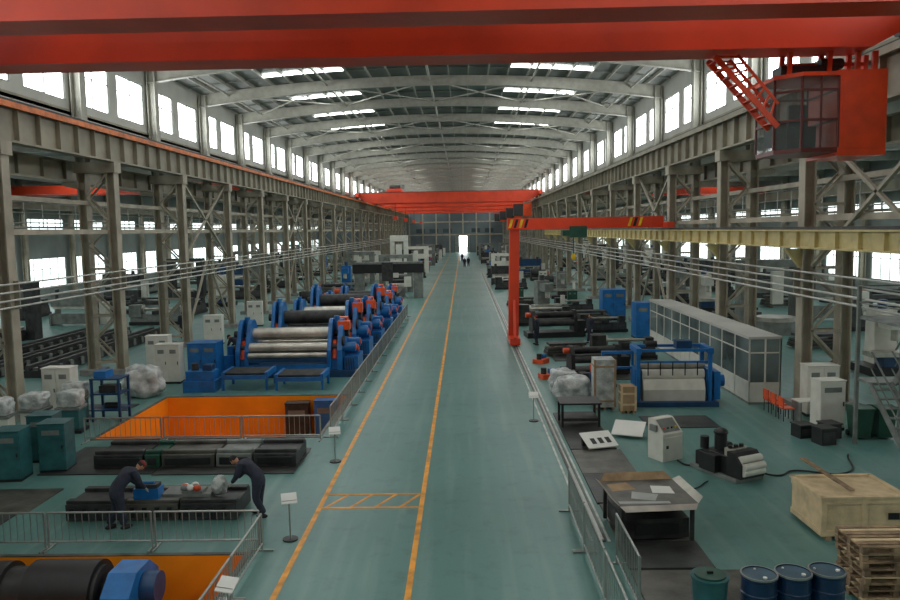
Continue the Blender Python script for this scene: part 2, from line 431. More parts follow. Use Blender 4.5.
# operator cabin
b = MB()
cx0, cx1, cx2 = 8.45, 9.9, 11.15; ya, yb = 20.5, 22.3; z0, z1 = 8.68, 10.75
pl = [(cx0, ya+.55), (cx0+.5, ya), (cx1, ya), (cx1, yb), (cx0, yb)]
b.prism(pl, 'z', z0, z0+.12, REDD); b.prism([(cx0-.05,ya+.5),(cx0+.5,ya-.08),(cx1,ya-.08),(cx1,yb+.05),(cx0-.05,yb+.05)], 'z', z1-.1, z1, REDC)
for i, p in enumerate(pl):
    p2 = pl[(i+1) % 5]
    b.cyl((p[0],p[1],z0+.12),(p[0],p[1],z1-.1),.04,REDD,n=6)
    for zz in (z0+.85, z1-.45):
        b.beam((p[0],p[1],zz),(p2[0],p2[1],zz),.05,.06,REDD)
    if i != 2:
        b.add([(p[0],p[1],z0+.12),(p2[0],p2[1],z0+.12),(p2[0],p2[1],z1-.1),(p[0],p[1],z1-.1)], [(0,1,2,3)], CABG)
for xx in (cx0+.5+.5,): b.cyl((xx, ya, z0+.12), (xx, ya, z1-.1), .03, REDD, n=6)
b.bx(cx1, cx2, ya-.02, yb, z0-.1, z1+.05, REDC)
b.bx(cx1+.1, cx2-.1, ya-.035, ya-.02, z0+.1, z1-.15, REDC)
b.bx(cx0+.6, cx0+1.2, ya+.7, ya+1.2, z0+.12, z0+.75, BLACK); b.bx(cx0+.65, cx0+1.15, ya+1.15, ya+1.3, z0+.7, z0+1.4, BLACK)
b.bx(cx0+.1, cx0+.45, ya+.8, ya+1.5, z0+.12, z0+.9, GLASSD)
for xx in (cx0+.3, cx1-.1, cx2-.6, cx2-.15):
    for yy in (ya+.4, yb-.9): b.beam((xx,yy,z1),(xx+.03,yy,11.34),.12,.12,REDC)
b.bx(cx0+.1, cx1+.2, ya+.4, ya+1.0, z1, z1+.25, BLACK); b.cyl((cx1-.3,ya+.5,z1+.3),(cx1+.3,ya+.5,z1+.3),.14,DSTEEL)
b.beam((cx0+.3,yb-.9,11.1),(cx2-.1,yb-.9,11.1),.1,.1,REDC)
for yy in (ya+.3, ya+.9):
    b.beam((6.75,yy,11.27),(cx0,yy,9.4),.07,.14,REDC)
    b.beam((7.35,yy,11.3),(cx0,yy,10.0),.05,.07,REDC)
    for k in range(8):
        t = k/8; b.beam((6.75+1.7*t,yy,11.27-1.87*t),(7.35+1.1*(t+.05),yy,11.3-1.3*(t+.05)),.04,.05,REDC)
for k in range(9):
    t = (k+.5)/9; b.beam((6.75+1.7*t,ya+.3,11.27-1.87*t),(6.75+1.7*t,ya+.9,11.27-1.87*t),.16,.03,REDC)
b.obj('crane_operator_cabin')

# ------------------------------------------------------------------ semi gantry crane
b = MB(); gy = 45
b.prism([(2.6,.5),(3.2,.5),(3.3,7.0),(2.75,7.0)], 'y', gy-.28, gy+.28, RED)
b.bx(2.62, 3.2, gy-1.6, gy+1.6, .12, .5, RED)
for yy in (gy-1.3, gy+1.3): b.cyl((2.82,yy,.26),(3.03,yy,.26),.2,DSTEEL)
b.beam((2.9,gy-1.4,.5),(2.95,gy-.25,2.6),.15,.2,RED); b.beam((2.9,gy+1.4,.5),(2.95,gy+.25,2.6),.15,.2,RED)
b.bx(2.6, 11.7, gy-.3, gy+.3, 6.8, 7.4, RED)
b.bx(2.6, 11.7, gy-.4, gy+.4, 6.76, 6.82, RED)
for i in range(4):
    b.prism([(2.65+i*.3,6.85),(2.8+i*.3,6.85),(2.95+i*.3,7.35),(2.8+i*.3,7.35)], 'y', gy-.31, gy-.3, BLACK if i % 2 else YELL)
for i in range(3):
    b.prism([(9.6+i*.3,6.85),(9.75+i*.3,6.85),(9.9+i*.3,7.35),(9.75+i*.3,7.35)], 'y', gy-.31, gy-.3, BLACK if i % 2 else YELL)
b.bx(11.65, 12.05, gy-1.3, gy+1.3, 6.72, 7.05, RED)
b.bx(6.2, 7.2, gy-.55, gy-.31, 6.25, 6.9, GREEN); b.bx(5.8,6.9,gy-.5,gy+.5,6.35,6.68,GREEN); b.cyl((6.5,gy,6.3),(6.5,gy,5.2),.03,BLACK,n=6); b.ball((6.5,gy,5.1),(.14,.14,.2),YELL,10,8)
b.obj('semi_gantry_crane')
b = MB(); b.iy(11.85, 5.95, 6.6, .35, 12, 110, BEIGE, .06)
for i in range(70): b.bx(11.7, 12.0, 13+i*1.4, 13.03+i*1.4, 6.0, 6.55, BEIGE)
b.bx(11.8, 11.9, 12, 110, 6.6, 6.7, DSTEEL)
for y in YS:
    if 12 < y < 110: b.prism([(11.7,5.9),(12.28,5.9),(12.28,5.2)], 'y', y-.12, y+.12, BEIGE)
b.obj('gantry_runway_beam')

# ------------------------------------------------------------------ barriers
def barrier_mesh(Ln=2.2, H=1.05):
    b = MB(); r = .024
    for z in (.17, H): b.cyl((0,0,z),(Ln,0,z),r,GALV,n=8)
    for x in (0, Ln): b.cyl((x,0,0),(x,0,H),r,GALV,n=8); b.cyl((x,-.25,.02),(x,.25,.02),r,GALV,n=8)
    n = 15
    for i in range(1, n): b.cyl((Ln*i/n,0,.17),(Ln*i/n,0,H),.009,GALV,n=5)
    return b.mesh('crowd_barrier')
bar = barrier_mesh(); bar2 = barrier_mesh(2.2,.82)
def bline(x0, y0, x1, y1, m=None):
    d = math.hypot(x1-x0, y1-y0); n = max(1, round(d/2.28)); a = math.atan2(y1-y0, x1-x0)
    for i in range(n): place(m or bar, 'crowd_barrier', (x0+(x1-x0)*i/n, y0+(y1-y0)*i/n, 0), a, sc_=(d/n/2.28,1,1))
bline(-11.5, 15.9, -4.45, 15.9, bar2); bline(-4.42, 15.7, -4.42, 9.0, bar2)
bline(-12.6, 24.4, -4.7, 24.4, bar2); bline(-4.5, 24.7, -4.5, 60); bline(2.45, 17.8, 2.45, 10.8); bline(3.0, 14.9, 3.0, 12.8)
def sign_stand(x, y, rz=0):
    b = MB(); b.cyl((0,0,0),(0,0,.03),.17,DSTEEL,n=20); b.cyl((0,0,.03),(0,0,.92),.018,GALV,n=8)
    b.beam((-.16,-.08,.92),(.16,-.08,.92),.01,.01,GALV)
    b.add([(-.17,-.13,.86),(.17,-.13,.86),(.17,.1,1.02),(-.17,.1,1.02),(-.17,-.13,.875),(.17,-.13,.875),(.17,.1,1.035),(-.17,.1,1.035)],
          [(3,2,1,0),(4,5,6,7),(0,1,5,4),(1,2,6,5),(2,3,7,6),(3,0,4,7)], PAPER)
    b.obj('sign_stand', (x, y, 0), rz)
sign_stand(-3.95, 16.3, .3); sign_stand(-3.9, 22.0, .2); sign_stand(-4.05, 12.2, -.3); sign_stand(2.4, 26.5, 0)

# ------------------------------------------------------------------ plate rolling machines
def plate_roll(var=0):
    b = MB(); B = BLUE
    b.bx(-2.9,3.3,-1.25,1.25,0,.4,BLUED)
    prof = [(-1.2,.4),(1.2,.4),(1.15,1.5),(.8,2.2),(.45,2.95),(.2,3.15),(-.2,3.15),(-.45,2.95),(-.8,2.2),(-1.15,1.5)]
    for x0, x1 in ((-2.65,-2.45),(-2.2,-2.0),(1.9,2.1),(2.4,2.65)): b.prism(prof, 'x', x0, x1, B)
    for x0, x1 in ((-2.45,-2.2),(2.1,2.4)):
        b.prism([(-1.0,.4),(1.0,.4),(.9,1.2),(-.9,1.2)], 'x', x0, x1, B)
        for s in (-1,1): b.cyl(((x0+x1)/2,s*.95,1.0),((x0+x1)/2,s*.6,2.0),.16,ORED,n=12)
        b.cyl(((x0+x1)/2,0,2.4),((x0+x1)/2,0,3.3),.14,B,n=12)
    for y, z, r in ((0,2.3,.36),(0,1.4,.34),(-.8,1.65,.27),(.8,1.65,.27)):
        b.cyl((-2.0,y,z),(1.9,y,z),r,ROLL if var == 0 else DSTEEL,n=24)
        b.cyl((-3.0 if z > 2 else -2.8,y,z),(2.85,y,z),r*.55,DSTEEL,n=16)
    for y, z in ((-.8,1.65),(0,1.4),(.8,1.65)):
        b.cyl((2.65,y,z),(3.3,y,z),.26,B,n=16); b.cyl((3.3,y,z),(3.34,y,z),.16,ORED,n=12)
    b.bx(2.7,3.4,-.9,.9,.4,1.1,B)
    b.bx(2.35,2.95,-.5,-.05,2.55,3.05,ORED); b.bx(2.3,2.75,.05,.6,2.7,3.2,ORED); b.bx(-2.8,-2.3,-.5,.5,.5,.95,ORED)
    b.cyl((2.65,-.95,2.0),(2.75,-.95,2.0),.3,BLACK,n=20)
    b.bx(-2.0,1.9,-1.25,-1.05,.4,.75,B); b.bx(-2.0,1.9,-1.3,-1.2,.9,1.1,BLUED)
    b.cyl((-2.0,-1.15,1.25),(1.9,-1.15,1.25),.16,ROLL,n=16)
    b.bx(-3.4,-2.9,-.7,.7,0,1.2,B); b.cyl((-3.1,-.4,1.2),(-3.1,-.4,1.7),.2,B)
    for i in range(4): b.cyl((2.8+.12*i,-.9,1.0),(2.9+.12*i,-1.2,.1),.02,BLACK,n=6)
    return b.mesh('plate_rolling_machine')
pr0, pr1 = plate_roll(0), plate_roll(1)
place(pr0,'plate_rolling_machine',(-8.3,36.4,0),0,.02,sc_=(.95,1,.84))
place(pr1,'plate_rolling_machine',(-7.9,40.3,0),0,.02,sc_=(.85,1,1.0))
place(pr0,'plate_rolling_machine',(-7.7,44.4,0),0,.02,sc_=(.85,1,.92))
place(pr1,'plate_rolling_machine',(-7.6,49.0,0),0,.02,sc_=(.85,1,1.05))
place(pr0,'plate_rolling_machine',(-7.6,54.0,0),0,.02,sc_=(.85,1,.8))
place(pr1,'plate_rolling_machine',(-7.6,60.0,0),0,.02,sc_=(.8,1,.8))
def roller_table(w, d, h):
    b = MB()
    for x in (-w/2, w/2): b.bx(x-.06,x+.06,-d/2,d/2,h-.25,h,BLUE)
    for x in (-w/2, w/2):
        for y in (-d/2+.08, d/2-.08): b.bx(x-.05,x+.05,y-.05,y+.05,0,h-.25,BLUE)
    for y in (-d/2, d/2): b.bx(-w/2,w/2,y-.05,y+.05,h-.3,h-.12,BLUE)
    n = 7
    for i in range(n): b.cyl((-w/2+.06,-d/2+.15+(d-.3)*i/(n-1),h-.08),(w/2-.06,-d/2+.15+(d-.3)*i/(n-1),h-.08),.06,DSTEEL,n=10)
    return b
roller_table(1.9,1.6,.8).obj('roller_table',(-9.6,33.2,0)); roller_table(2.0,1.6,.7).obj('roller_table',(-7.2,33.1,0))
b = MB(); b.bx(-.7,.7,-.5,.5,0,.5,BLUE); b.bx(-.6,.6,-.4,.4,.5,.9,BLUE); b.cyl((-.3,0,.9),(-.3,0,1.2),.16,DSTEEL); b.bx(.1,.5,-.25,.25,.9,1.15,BLUED)
hyd = b.mesh('hydraulic_power_unit'); place(hyd,'hydraulic_power_unit',(-11.5,32.6,0),0,.02)

def cabinet_mesh(w,d,h,m,nd=2,nm='electrical_cabinet'):
    b = MB(); b.bx(-w/2,w/2,-d/2,d/2,0,.1,BLACK); b.bx(-w/2,w/2,-d/2,d/2,.1,h,m)
    for i in range(nd):
        x0 = -w/2+w*i/nd+.02; x1 = -w/2+w*(i+1)/nd-.02
        b.bx(x0,x1,-d/2-.02,-d/2,.14,h-.04,m); b.bx(x1-.07,x1-.04,-d/2-.05,-d/2-.02,h*.5,h*.5+.14,BLACK)
        b.bx(x0+.1,x1-.12,-d/2-.025,-d/2-.02,h*.78,h*.88,GREY)
    b.bx(-w/2-.02,w/2+.02,-d/2-.03,d/2+.02,h,h+.03,m)
    return b.mesh(nm)
cabW = cabinet_mesh(1.1,.6,1.8,WHITE); cabB = cabinet_mesh(1.35,1.1,1.75,BLUE); cabG = cabinet_mesh(.9,.6,1.5,GREY,1); cabT = cabinet_mesh(.75,.7,1.9,TEAL,1)
cabD = cabinet_mesh(.9,.5,1.35,GREEN,2)
place(cabW,'electrical_cabinet',(-13.6,34.4,0)); place(cabB,'electrical_cabinet',(-12.2,35.2,0))
for i, (x,y) in enumerate(((-15.6,28.6),(-15.3,37.4),(-15.5,46.4),(-15.4,55.4))): place(cabW,'electrical_cabinet',(x,y,0),.05*i)
place(cabinet_mesh(.95,.5,2.2,DSTEEL,1),'pit_control_cabinet',(-6.95,30.8,-2.4)); place(cabinet_mesh(.95,.5,2.3,BLUE,1),'pit_control_cabinet',(-5.75,30.8,-2.4))

# near pit roll machine
b = MB(); ry = 14.1; rzc = -.08
b.cyl((-12.0,ry,rzc),(-8.9,ry,rzc),.58,BLACK,n=36); b.cyl((-8.9,ry,rzc),(-8.45,ry,rzc),.48,DSTEEL,n=36)
b.cyl((-8.45,ry,rzc),(-7.15,ry,rzc),.6,BLACK,n=36); b.cyl((-7.15,ry,rzc),(-7.08,ry,rzc),.5,DSTEEL,n=36); b.cyl((-7.08,ry,rzc),(-6.8,ry,rzc),.24,DSTEEL,n=20)
b.prism([(13.3,-2.4),(14.9,-2.4),(14.8,.1),(14.4,.42),(13.8,.42),(13.4,.1)],'x',-6.85,-6.3,BLUE)
b.prism([(13.3,-2.4),(14.9,-2.4),(14.8,.1),(13.4,.1)],'x',-12.4,-12.0,BLUE); b.bx(-12.0,-6.85,13.7,14.5,-2.4,-1.0,BLUED)
b.cyl((-6.3,14.1,0),(-6.0,14.1,0),.3,BLUED,n=20)
b.obj('rolling_mill_rolls',(0,0,0),0,.01)

# ------------------------------------------------------------------ floor plates
def plates(nm, lst, mt=None):
    b = MB()
    for (x0,x1,y0,y1,h,m) in lst: b.bx(x0,x1,y0,y1,0,h,m)
    b.obj(nm,(0,0,.002))
plates('steel_floor_plate',[(-12.3,-9.0,21.0,23.8,.03,MATT),(-8.96,-4.9,20.9,23.4,.03,MATT)])
plates('steel_floor_plate',[(-13.4,-11.1,16.2,18.0,.03,MATT),(-12.6,-10.9,18.1,19.8,.03,MATT2),(-15.8,-13.2,28.9,30,.03,MATT)])
plates('steel_floor_plate',[(3.2,4.9,14.6,15.9,.05,MATT),(3.25,4.9,15.95,18.2,.04,MATT2),(3.2,4.85,18.25,20.5,.05,MATT),(3.2,4.7,20.55,22.8,.04,MATT2),(3.2,4.6,22.85,27.5,.05,MATT),(3.2,5.6,13.2,14.5,.05,MATT2)])
plates('steel_floor_plate',[(6.2,8.6,25.3,26.9,.03,MATT),(5.2,9.6,33.6,36.6,.03,MATT),(4.6,9.8,38.6,41.9,.03,MATT)])
b = MB(); x = -10.9
for i, (w, m) in enumerate(((1.5,DSTEEL),(.5,GREEN),(1.6,MATT2),(1.1,GREY),(1.3,DSTEEL))):
    b.bx(x,x+w-.06,21.5,23.0,.04,.42,m); b.bx(x+.1,x+w-.16,21.45,21.5,.12,.34,BLACK); b.bx(x,x+w-.06,21.6,21.8,.42,.52,m); b.bx(x,x+w-.06,22.6,22.8,.42,.52,m)
    x += w
b.obj('machine_bed_castings',(0,0,0),0,.02)
b = MB()
for i, (x0, x1, m) in enumerate(((-9.6,-8.2,DSTEEL),(-8.15,-6.9,MATT2),(-6.85,-5.5,DSTEEL))):
    b.bx(x0,x1,17.45,18.7,0.03,.42,m); b.bx(x0,x1,17.5,17.7,.42,.5,m); b.bx(x0,x1,18.4,18.6,.42,.5,m)
    for k in range(4): b.bx(x0+.1+k*.3,x0+.22+k*.3,17.42,17.45,.1,.35,BLACK)
b.bx(-7.4,-6.2,17.75,18.35,.42,.56,GREY)
b.obj('assembly_bed',(0,0,0),0,.01)
b = MB(); b.bx(-.3,.3,-.18,.18,0,.25,BLUE); b.bx(-.26,.26,-.14,.14,.25,.34,DSTEEL); b.cyl((-.15,0,.34),(.15,0,.34),.05,BLUE); b.obj('tool_box',(-7.7,17.75,.5))
b = MB(); b.bx(-.25,.25,-.2,.2,0,.06,GREY)
for i in range(7): b.ball((random.uniform(-.25,.3),random.uniform(-.15,.15),.12),(.1,.08,.08),(PAPER,ORED,GREY)[i % 3],8,6)
b.obj('rag_pile',(-6.65,17.95,.56))
def lump(c,r,seed,m,nm,amp=1.,box=0.):
    b = MB()
    def fn(d,p):
        if box:
            k = max(abs(d.x),abs(d.y),abs(d.z)*.9); p = p*(1+box*(1/max(k,.5)-1))
        n = (noise.noise(Vector((d.x*2+seed,d.y*2,d.z*2)))*.28+noise.noise(Vector((d.x*6+seed,d.y*6,d.z*6)))*.1)*amp
        p = p*(1+n)
        p.z = max(p.z,-r[2]*.8); return p
    b.ball((0,0,r[2]*.8),r,m,48,30,fn); b.obj(nm,c)
lump((-6.05,17.95,.5),(.2,.18,.24),3,PLAST,'plastic_bag')
lump((-13.7,31.6,0),(.8,.7,.7),5,PLAST,'plastic_wrapped_machine',.9,.3)
SP = ((-14.9,25.6),(-13.8,25.9),(-15.6,24.7),(-14.4,27.4))
for i,(x,y) in enumerate(SP): lump((x,y,.93),(.38,.34,.28),i*3.1,PLAST,'plastic_wrapped_spindle',.5,.8)
for i,(x,y) in enumerate(SP):
    b = MB(); b.bx(-.45,.45,-.4,.4,0,.12,BLACK); b.bx(-.36,.36,-.32,.32,.12,.85,TEAL if i%2 else WHITE); b.bx(-.42,.42,-.38,.38,.82,.92,GREY); b.obj('machine_pedestal',(x,y,0),.1*i,.02)
for x,y in ((-12.85,20.8),(-12.0,21.6),(-13.75,20.5),(-12.9,22.6)): place(cabT,'teal_cabinet',(x,y,0),.1,.02,sc_=(1,1,.75))
b = MB()
for x in (-.5,.5):
    for y in (-.4,.4): b.bx(x-.04,x+.04,y-.04,y+.04,0,1.6,BLUED)
for z in (.4,1.0,1.55): b.bx(-.55,.55,-.45,.45,z,z+.05,BLUED)
b.bx(-.3,.3,-.25,.25,1.05,1.3,DSTEEL); b.cyl((-.2,0,.5),(.3,0,.5),.14,BLACK); b.bx(-.45,0,-.3,.3,1.6,1.85,BLUE); b.obj('blue_work_stand',(-13.2,27.6,0))

# ------------------------------------------------------------------ right side objects
b = MB()
b.bx(-1.9,1.9,-.9,.9,0,.18,BLUED)
b.prism([(-.7,.18),(.7,.18),(.75,.6),(.6,.95),(-.6,.95),(-.75,.6)],'x',-1.4,1.35,WHITE)
b.cyl((-1.4,-.3,1.1),(1.4,-.3,1.1),.18,WHITE,n=20); b.cyl((-1.4,.3,1.1),(1.4,.3,1.1),.18,ROLL,n=20); b.cyl((-1.5,0,1.38),(1.5,0,1.38),.15,ROLL,n=20)
for x in (-1.6,1.6):
    for y in (-.55,.55): b.bx(x-.08,x+.08,y-.08,y+.08,.18,2.0,BLUE)
    b.bx(x-.12,x+.12,-.7,.7,1.9,2.1,BLUE); b.bx(x-.11,x+.11,-.5,.5,.3,1.3,BLUE); b.cyl((x,0,1.4),(x,0,1.9),.08,GALV)
for y in (-.6,.6): b.bx(-1.7,1.7,y-.05,y+.05,1.97,2.07,BLUE)
b.bx(-1.5,1.5,-.6,-.54,1.55,1.63,BLUE); b.bx(-3.1,-1.7,.3,.42,1.75,1.87,BLUE); b.bx(-3.1,-3.0,.3,.4,0,1.8,BLUE); b.bx(-3.1,-1.7,.3,.4,1.2,1.28,BLUE)
for k in range(5): b.bx(-1.2+.55*k,-1.15+.55*k,-.62,-.58,1.1,1.6,BLACK)
b.bx(1.8,2.1,-.5,.5,.18,1.2,BLUE); b.cyl((2.1,0,.8),(2.4,0,.8),.22,BLUE); b.cyl((-1.2,-.2,2.2),(-.7,-.2,2.2),.12,BLACK); b.bx(.2,.9,-.2,.3,2.0,2.3,BLUED)
b.obj('four_roll_bending_machine',(7.95,29.2,0),-.03,.012,sc_=(.84,1,1.05))
b = MB(); b.prism([(-.35,0),(.35,0),(.35,1.25),(.1,1.25),(-.35,.85)],'x',-.42,.42,WHITE)
b.add([(-.35,-.31,.9),(.35,-.31,.9),(.35,.06,1.23),(-.35,.06,1.23)],[(0,1,2,3)],GREY)
for i in range(4): b.cyl((-.25+.16*i,-.2,.98),(-.25+.16*i,-.23,1.03),.03,(ORED,GREEN,BLACK,YELL)[i],n=10)
b.bx(-.38,.38,-.37,-.35,.1,.75,WHITE); b.bx(-.3,-.2,-.38,-.37,.4,.5,BLACK); b.bx(-.5,-.42,-.1,.2,.9,1.1,GREY)
b.obj('control_console',(5.85,22.0,0),.5,.015,sc_=(.9,.9,.95))
for x,y,r,w in ((4.1,23.1,.3,1.0),(5.3,24.4,-.4,1.0)):
    b = MB(); b.add([(-w/2,-.35,.05),(w/2,-.35,.05),(w/2,.35,.35),(-w/2,.35,.35),(-w/2,-.35,.08),(w/2,-.35,.08),(w/2,.35,.38),(-w/2,.35,.38)],[(3,2,1,0),(4,5,6,7),(0,1,5,4),(1,2,6,5),(2,3,7,6),(3,0,4,7)],PAPER)
    b.bx(-w/2+.05,w/2-.05,.2,.3,0,.28,BLACK)
    if x < 5:
        for i in range(3): b.add([(-.3+.25*i,-.2,.152),(-.15+.25*i,-.2,.152),(-.15+.25*i,.05,.26),(-.3+.25*i,.05,.26)],[(0,1,2,3)],BLACK)
    b.obj('instruction_panel',(x,y,.05),r)
b = MB(); b.prism([(-.75,.12),(.75,.12),(.75,.5),(.45,.62),(-.45,.62),(-.75,.5)],'x',-.4,.4,BLACK)
b.bx(-.5,.5,-.85,.85,0,.12,GREY)
b.prism([(-.95,.12),(-.45,.12),(-.45,.78),(-.7,.78),(-.95,.5)],'x',-.42,.42,BLACK)
for z,yy in ((.3,-.97),(.45,-.98),(.62,-.86)): b.cyl((-.36,yy,z),(.36,yy,z),.1,WHITE,n=18)
for k in (-1,0,1): b.cyl((k*.2,-.35,.62),(k*.2,-.35,.8),.15,ROLL,n=20); b.cyl((k*.2,-.35,.8),(k*.2,-.35,.88),.06,BLACK)
b.cyl((0,.2,.62),(0,.2,1.05),.17,BLACK,n=16); b.cyl((-.3,.5,.62),(-.3,.5,.95),.12,BLACK); b.cyl((.25,.55,.7),(.25,.1,.7),.1,DSTEEL); b.ball((0,.2,1.1),(.2,.2,.12),BLACK,14,8)
b.bx(-.6,-.4,-.2,.4,.12,.6,BLACK)
b.obj('profile_bending_machine',(7.15,20.6,0),.45,.012)
def cable(pts, nm='power_cable', r=.025):
    cu = bpy.data.curves.new(nm,'CURVE'); cu.dimensions='3D'; cu.bevel_depth=r
    s = cu.splines.new('BEZIER'); s.bezier_points.add(len(pts)-1)
    for p,c in zip(s.bezier_points,pts): p.co=c; p.handle_left_type=p.handle_right_type='AUTO'
    cu.materials.append(BLACK); o=bpy.data.objects.new(nm,cu); sc.collection.objects.link(o)
cable([(6.1,21.6,.05),(6.3,21.2,.03),(6.5,21.3,.03),(6.75,20.7,.1)]); cable([(7.8,20.5,.1),(8.4,20.2,.03),(9.0,20.6,.03),(10.2,20.3,.03),(11.2,22.0,.03)])
cable([(6.4,19.8,.03),(5.7,19.2,.03),(5.2,19.6,.03),(4.7,18.7,.07)],r=.018)
# crate
b = MB(); w,d,h = .9,.72,.92
b.bx(-w,w,-d,d,.1,h,WOOD)
for x in (-.75,0,.75): b.bx(x-.06,x+.06,-d-.02,d+.02,0,.1,WOOD2)
for z in (.1,h-.12):
    b.bx(-w-.03,w+.03,-d-.03,-d,z,z+.12,WOOD); b.bx(-w-.03,-w,-d,d,z,z+.12,WOOD); b.bx(w,w+.03,-d,d,z,z+.12,WOOD)
for x in (-w-.03,-.06,w-.09): b.bx(x,x+.12,-d-.035,-d,.1,h,WOOD)
b.bx(-w-.05,w+.05,-d-.05,-d+.06,h,h+.05,WOOD); b.bx(-w-.05,w+.05,d-.06,d+.05,h,h+.05,WOOD); b.bx(-w-.05,-w+.06,-d,d,h,h+.05,WOOD); b.bx(w-.06,w+.05,-d,d,h,h+.05,WOOD)
b.bx(-w+.06,w-.06,-d+.06,d-.06,h-.02,h+.01,WOOD)
b.beam((-.15,-.5,h+.1),(-.6,.9,h+.4),.14,.03,WOOD2); b.bx(.5,.75,-d-.04,-d-.035,.45,.6,BLACK)
b.obj('wooden_crate',(8.5,16.7,0),.02,.006)
b = MB()
for i in range(8):
    z = i*.135; ox = random.uniform(-.03,.03); oy = random.uniform(-.03,.03)
    for k in range(7): b.bx(-.6+ox,.6+ox,-.5+k*.15+oy,-.5+k*.15+.1+oy,z+.115,z+.135,WOOD2 if (k+i)%3 else WOOD)
    for x in (-.55,0,.55):
        b.bx(x-.05+ox,x+.05+ox,-.5+oy,.5+oy,z+.095,z+.115,WOOD2)
        for y in (-.45,0,.45): b.bx(x-.05+ox,x+.05+ox,y-.06+oy,y+.06+oy,z+.018,z+.095,WOOD2)
    for y in (-.45,0,.45): b.bx(-.6+ox,.6+ox,y-.05+oy,y+.05+oy,z,z+.018,WOOD2)
b.obj('pallet_stack',(7.6,13.6,0),0)
def barrel():
    b = MB(); R = .29; prof = [(0,R),(.03,R+.01),(.05,R-.005),(.29,R-.005),(.3,R+.012),(.32,R-.005),(.58,R-.005),(.6,R+.012),(.62,R-.005),(.84,R-.005),(.86,R+.012),(.89,R+.012)]
    for (z0,r0),(z1,r1) in zip(prof,prof[1:]): b.cyl((0,0,z0),(0,0,z1),r0,BARB,r1,n=32)
    n=32
    b.cyl((0,0,.85),(0,0,.895),R-.015,LID,n=n)
    for i in range(n):
        a=2*pi*i/n; c=2*pi*(i+1)/n
        for ra,rb,za,zb in ((R-.012,R+.014,.915,.915),(R-.012,R-.012,.895,.915)):
            b.add([(math.cos(a)*ra,math.sin(a)*ra,za),(math.cos(c)*ra,math.sin(c)*ra,za),(math.cos(c)*rb,math.sin(c)*rb,zb),(math.cos(a)*rb,math.sin(a)*rb,zb)],[(0,1,2,3)],GALV if ra!=rb else BARB,True)
        b.add([(math.cos(a)*(R+.013),math.sin(a)*(R+.013),.885),(math.cos(c)*(R+.013),math.sin(c)*(R+.013),.885),(math.cos(c)*(R+.014),math.sin(c)*(R+.014),.915),(math.cos(a)*(R+.014),math.sin(a)*(R+.014),.915)],[(0,1,2,3)],GALV,True)
    b.cyl((.17,0,.895),(.17,0,.92),.035,PAPER,n=12); b.cyl((-.19,.04,.895),(-.19,.04,.91),.02,PAPER,n=12)
    return b.mesh('oil_barrel')
bm_ = barrel()
for x,y in ((4.93,12.5),(5.53,12.56),(6.13,12.62)): place(bm_,'oil_barrel',(x,y,0),x)
b = MB(); b.cyl((0,0,0),(0,0,.85),.25,TEAL,.3,n=28); b.cyl((0,0,.85),(0,0,.89),.32,TEAL,n=28); b.cyl((0,0,.89),(0,0,.92),.26,GREEN,n=28); b.bx(-.05,.05,-.02,.02,.92,.96,BLACK); b.obj('waste_bin',(4.1,12.5,0))
# sheet tray table
b = MB()
b.bx(-.9,.9,-.85,.85,.86,.89,MATT2)
b.add([(-.9,-.85,.89),(-1.05,-.75,1.02),(-1.05,.75,1.02),(-.9,.85,.89)],[(0,1,2,3)],ROLL); b.add([(.9,-.85,.89),(1.05,-.75,1.0),(1.05,.75,1.0),(.9,.85,.89)],[(3,2,1,0)],ROLL)
b.add([(-.9,.85,.89),(-.75,1.0,1.05),(.75,1.0,1.05),(.9,.85,.89)],[(0,1,2,3)],CARD)
b.add([(-.9,-.85,.885),(-.8,-1.0,.8),(.8,-1.0,.8),(.9,-.85,.885)],[(0,1,2,3)],ROLL)
for x in (-.8,.8):
    for y in (-.75,.75): b.bx(x-.04,x+.04,y-.04,y+.04,.0,.86,DSTEEL)
b.bx(-.75,.75,-.7,.7,.05,.5,DSTEEL); b.bx(-.5,.5,-.75,-.7,.15,.4,BLACK); b.cyl((-.6,-.2,.6),(.6,-.2,.6),.12,ROLL)
b.add([(-.5,-.4,.895),(.0,-.6,.895),(.2,-.2,.895),(-.35,.05,.895)],[(0,1,2,3)],GALV); b.add([(.1,-.1,.897),(.6,-.2,.897),(.65,.3,.897),(.2,.4,.897)],[(0,1,2,3)],PAPER)
b.add([(-.8,.1,.893),(-.2,.2,.893),(-.3,.7,.893),(-.8,.6,.893)],[(0,1,2,3)],CARD); b.add([(-.85,-.7,.892),(.3,-.8,.892),(.3,-.65,.892),(-.85,-.55,.892)],[(0,1,2,3)],GALV)
b.obj('sheet_metal_tray_table',(4.02,16.6,.05),.08,sc_=(.95,.95,.95))
b = MB(); b.bx(-.7,.7,-.55,.55,.78,.83,BLACK); b.bx(-.6,.6,-.5,.5,.2,.3,DSTEEL)
for x in (-.62,.62):
    for y in (-.47,.47): b.bx(x-.04,x+.04,y-.04,y+.04,0,.78,BLACK)
b.obj('steel_workbench',(3.9,25.9,.05))
def carton(nm,x,y,w,d,h,m,m2):
    b = MB(); b.bx(-w/2,w/2,-d/2,d/2,.1,h,m)
    for k in (-1,0,1): b.bx(k*w*.4-.05,k*w*.4+.05,-d/2,d/2,0,.1,WOOD2)
    for z in (.3,h-.3): b.bx(-w/2-.01,w/2+.01,-d/2-.01,d/2+.01,z,z+.07,m2)
    for k in (-1,1): b.bx(k*w*.5-.04,k*w*.5+.04,-d/2-.015,-d/2+.02,.1,h,m2)
    b.obj(nm,(x,y,0))
carton('packing_case',5.2,28.4,.75,.8,1.9,PLAST,CARD); carton('packing_case',5.95,27.7,.5,.6,1.0,CARD,WOOD)
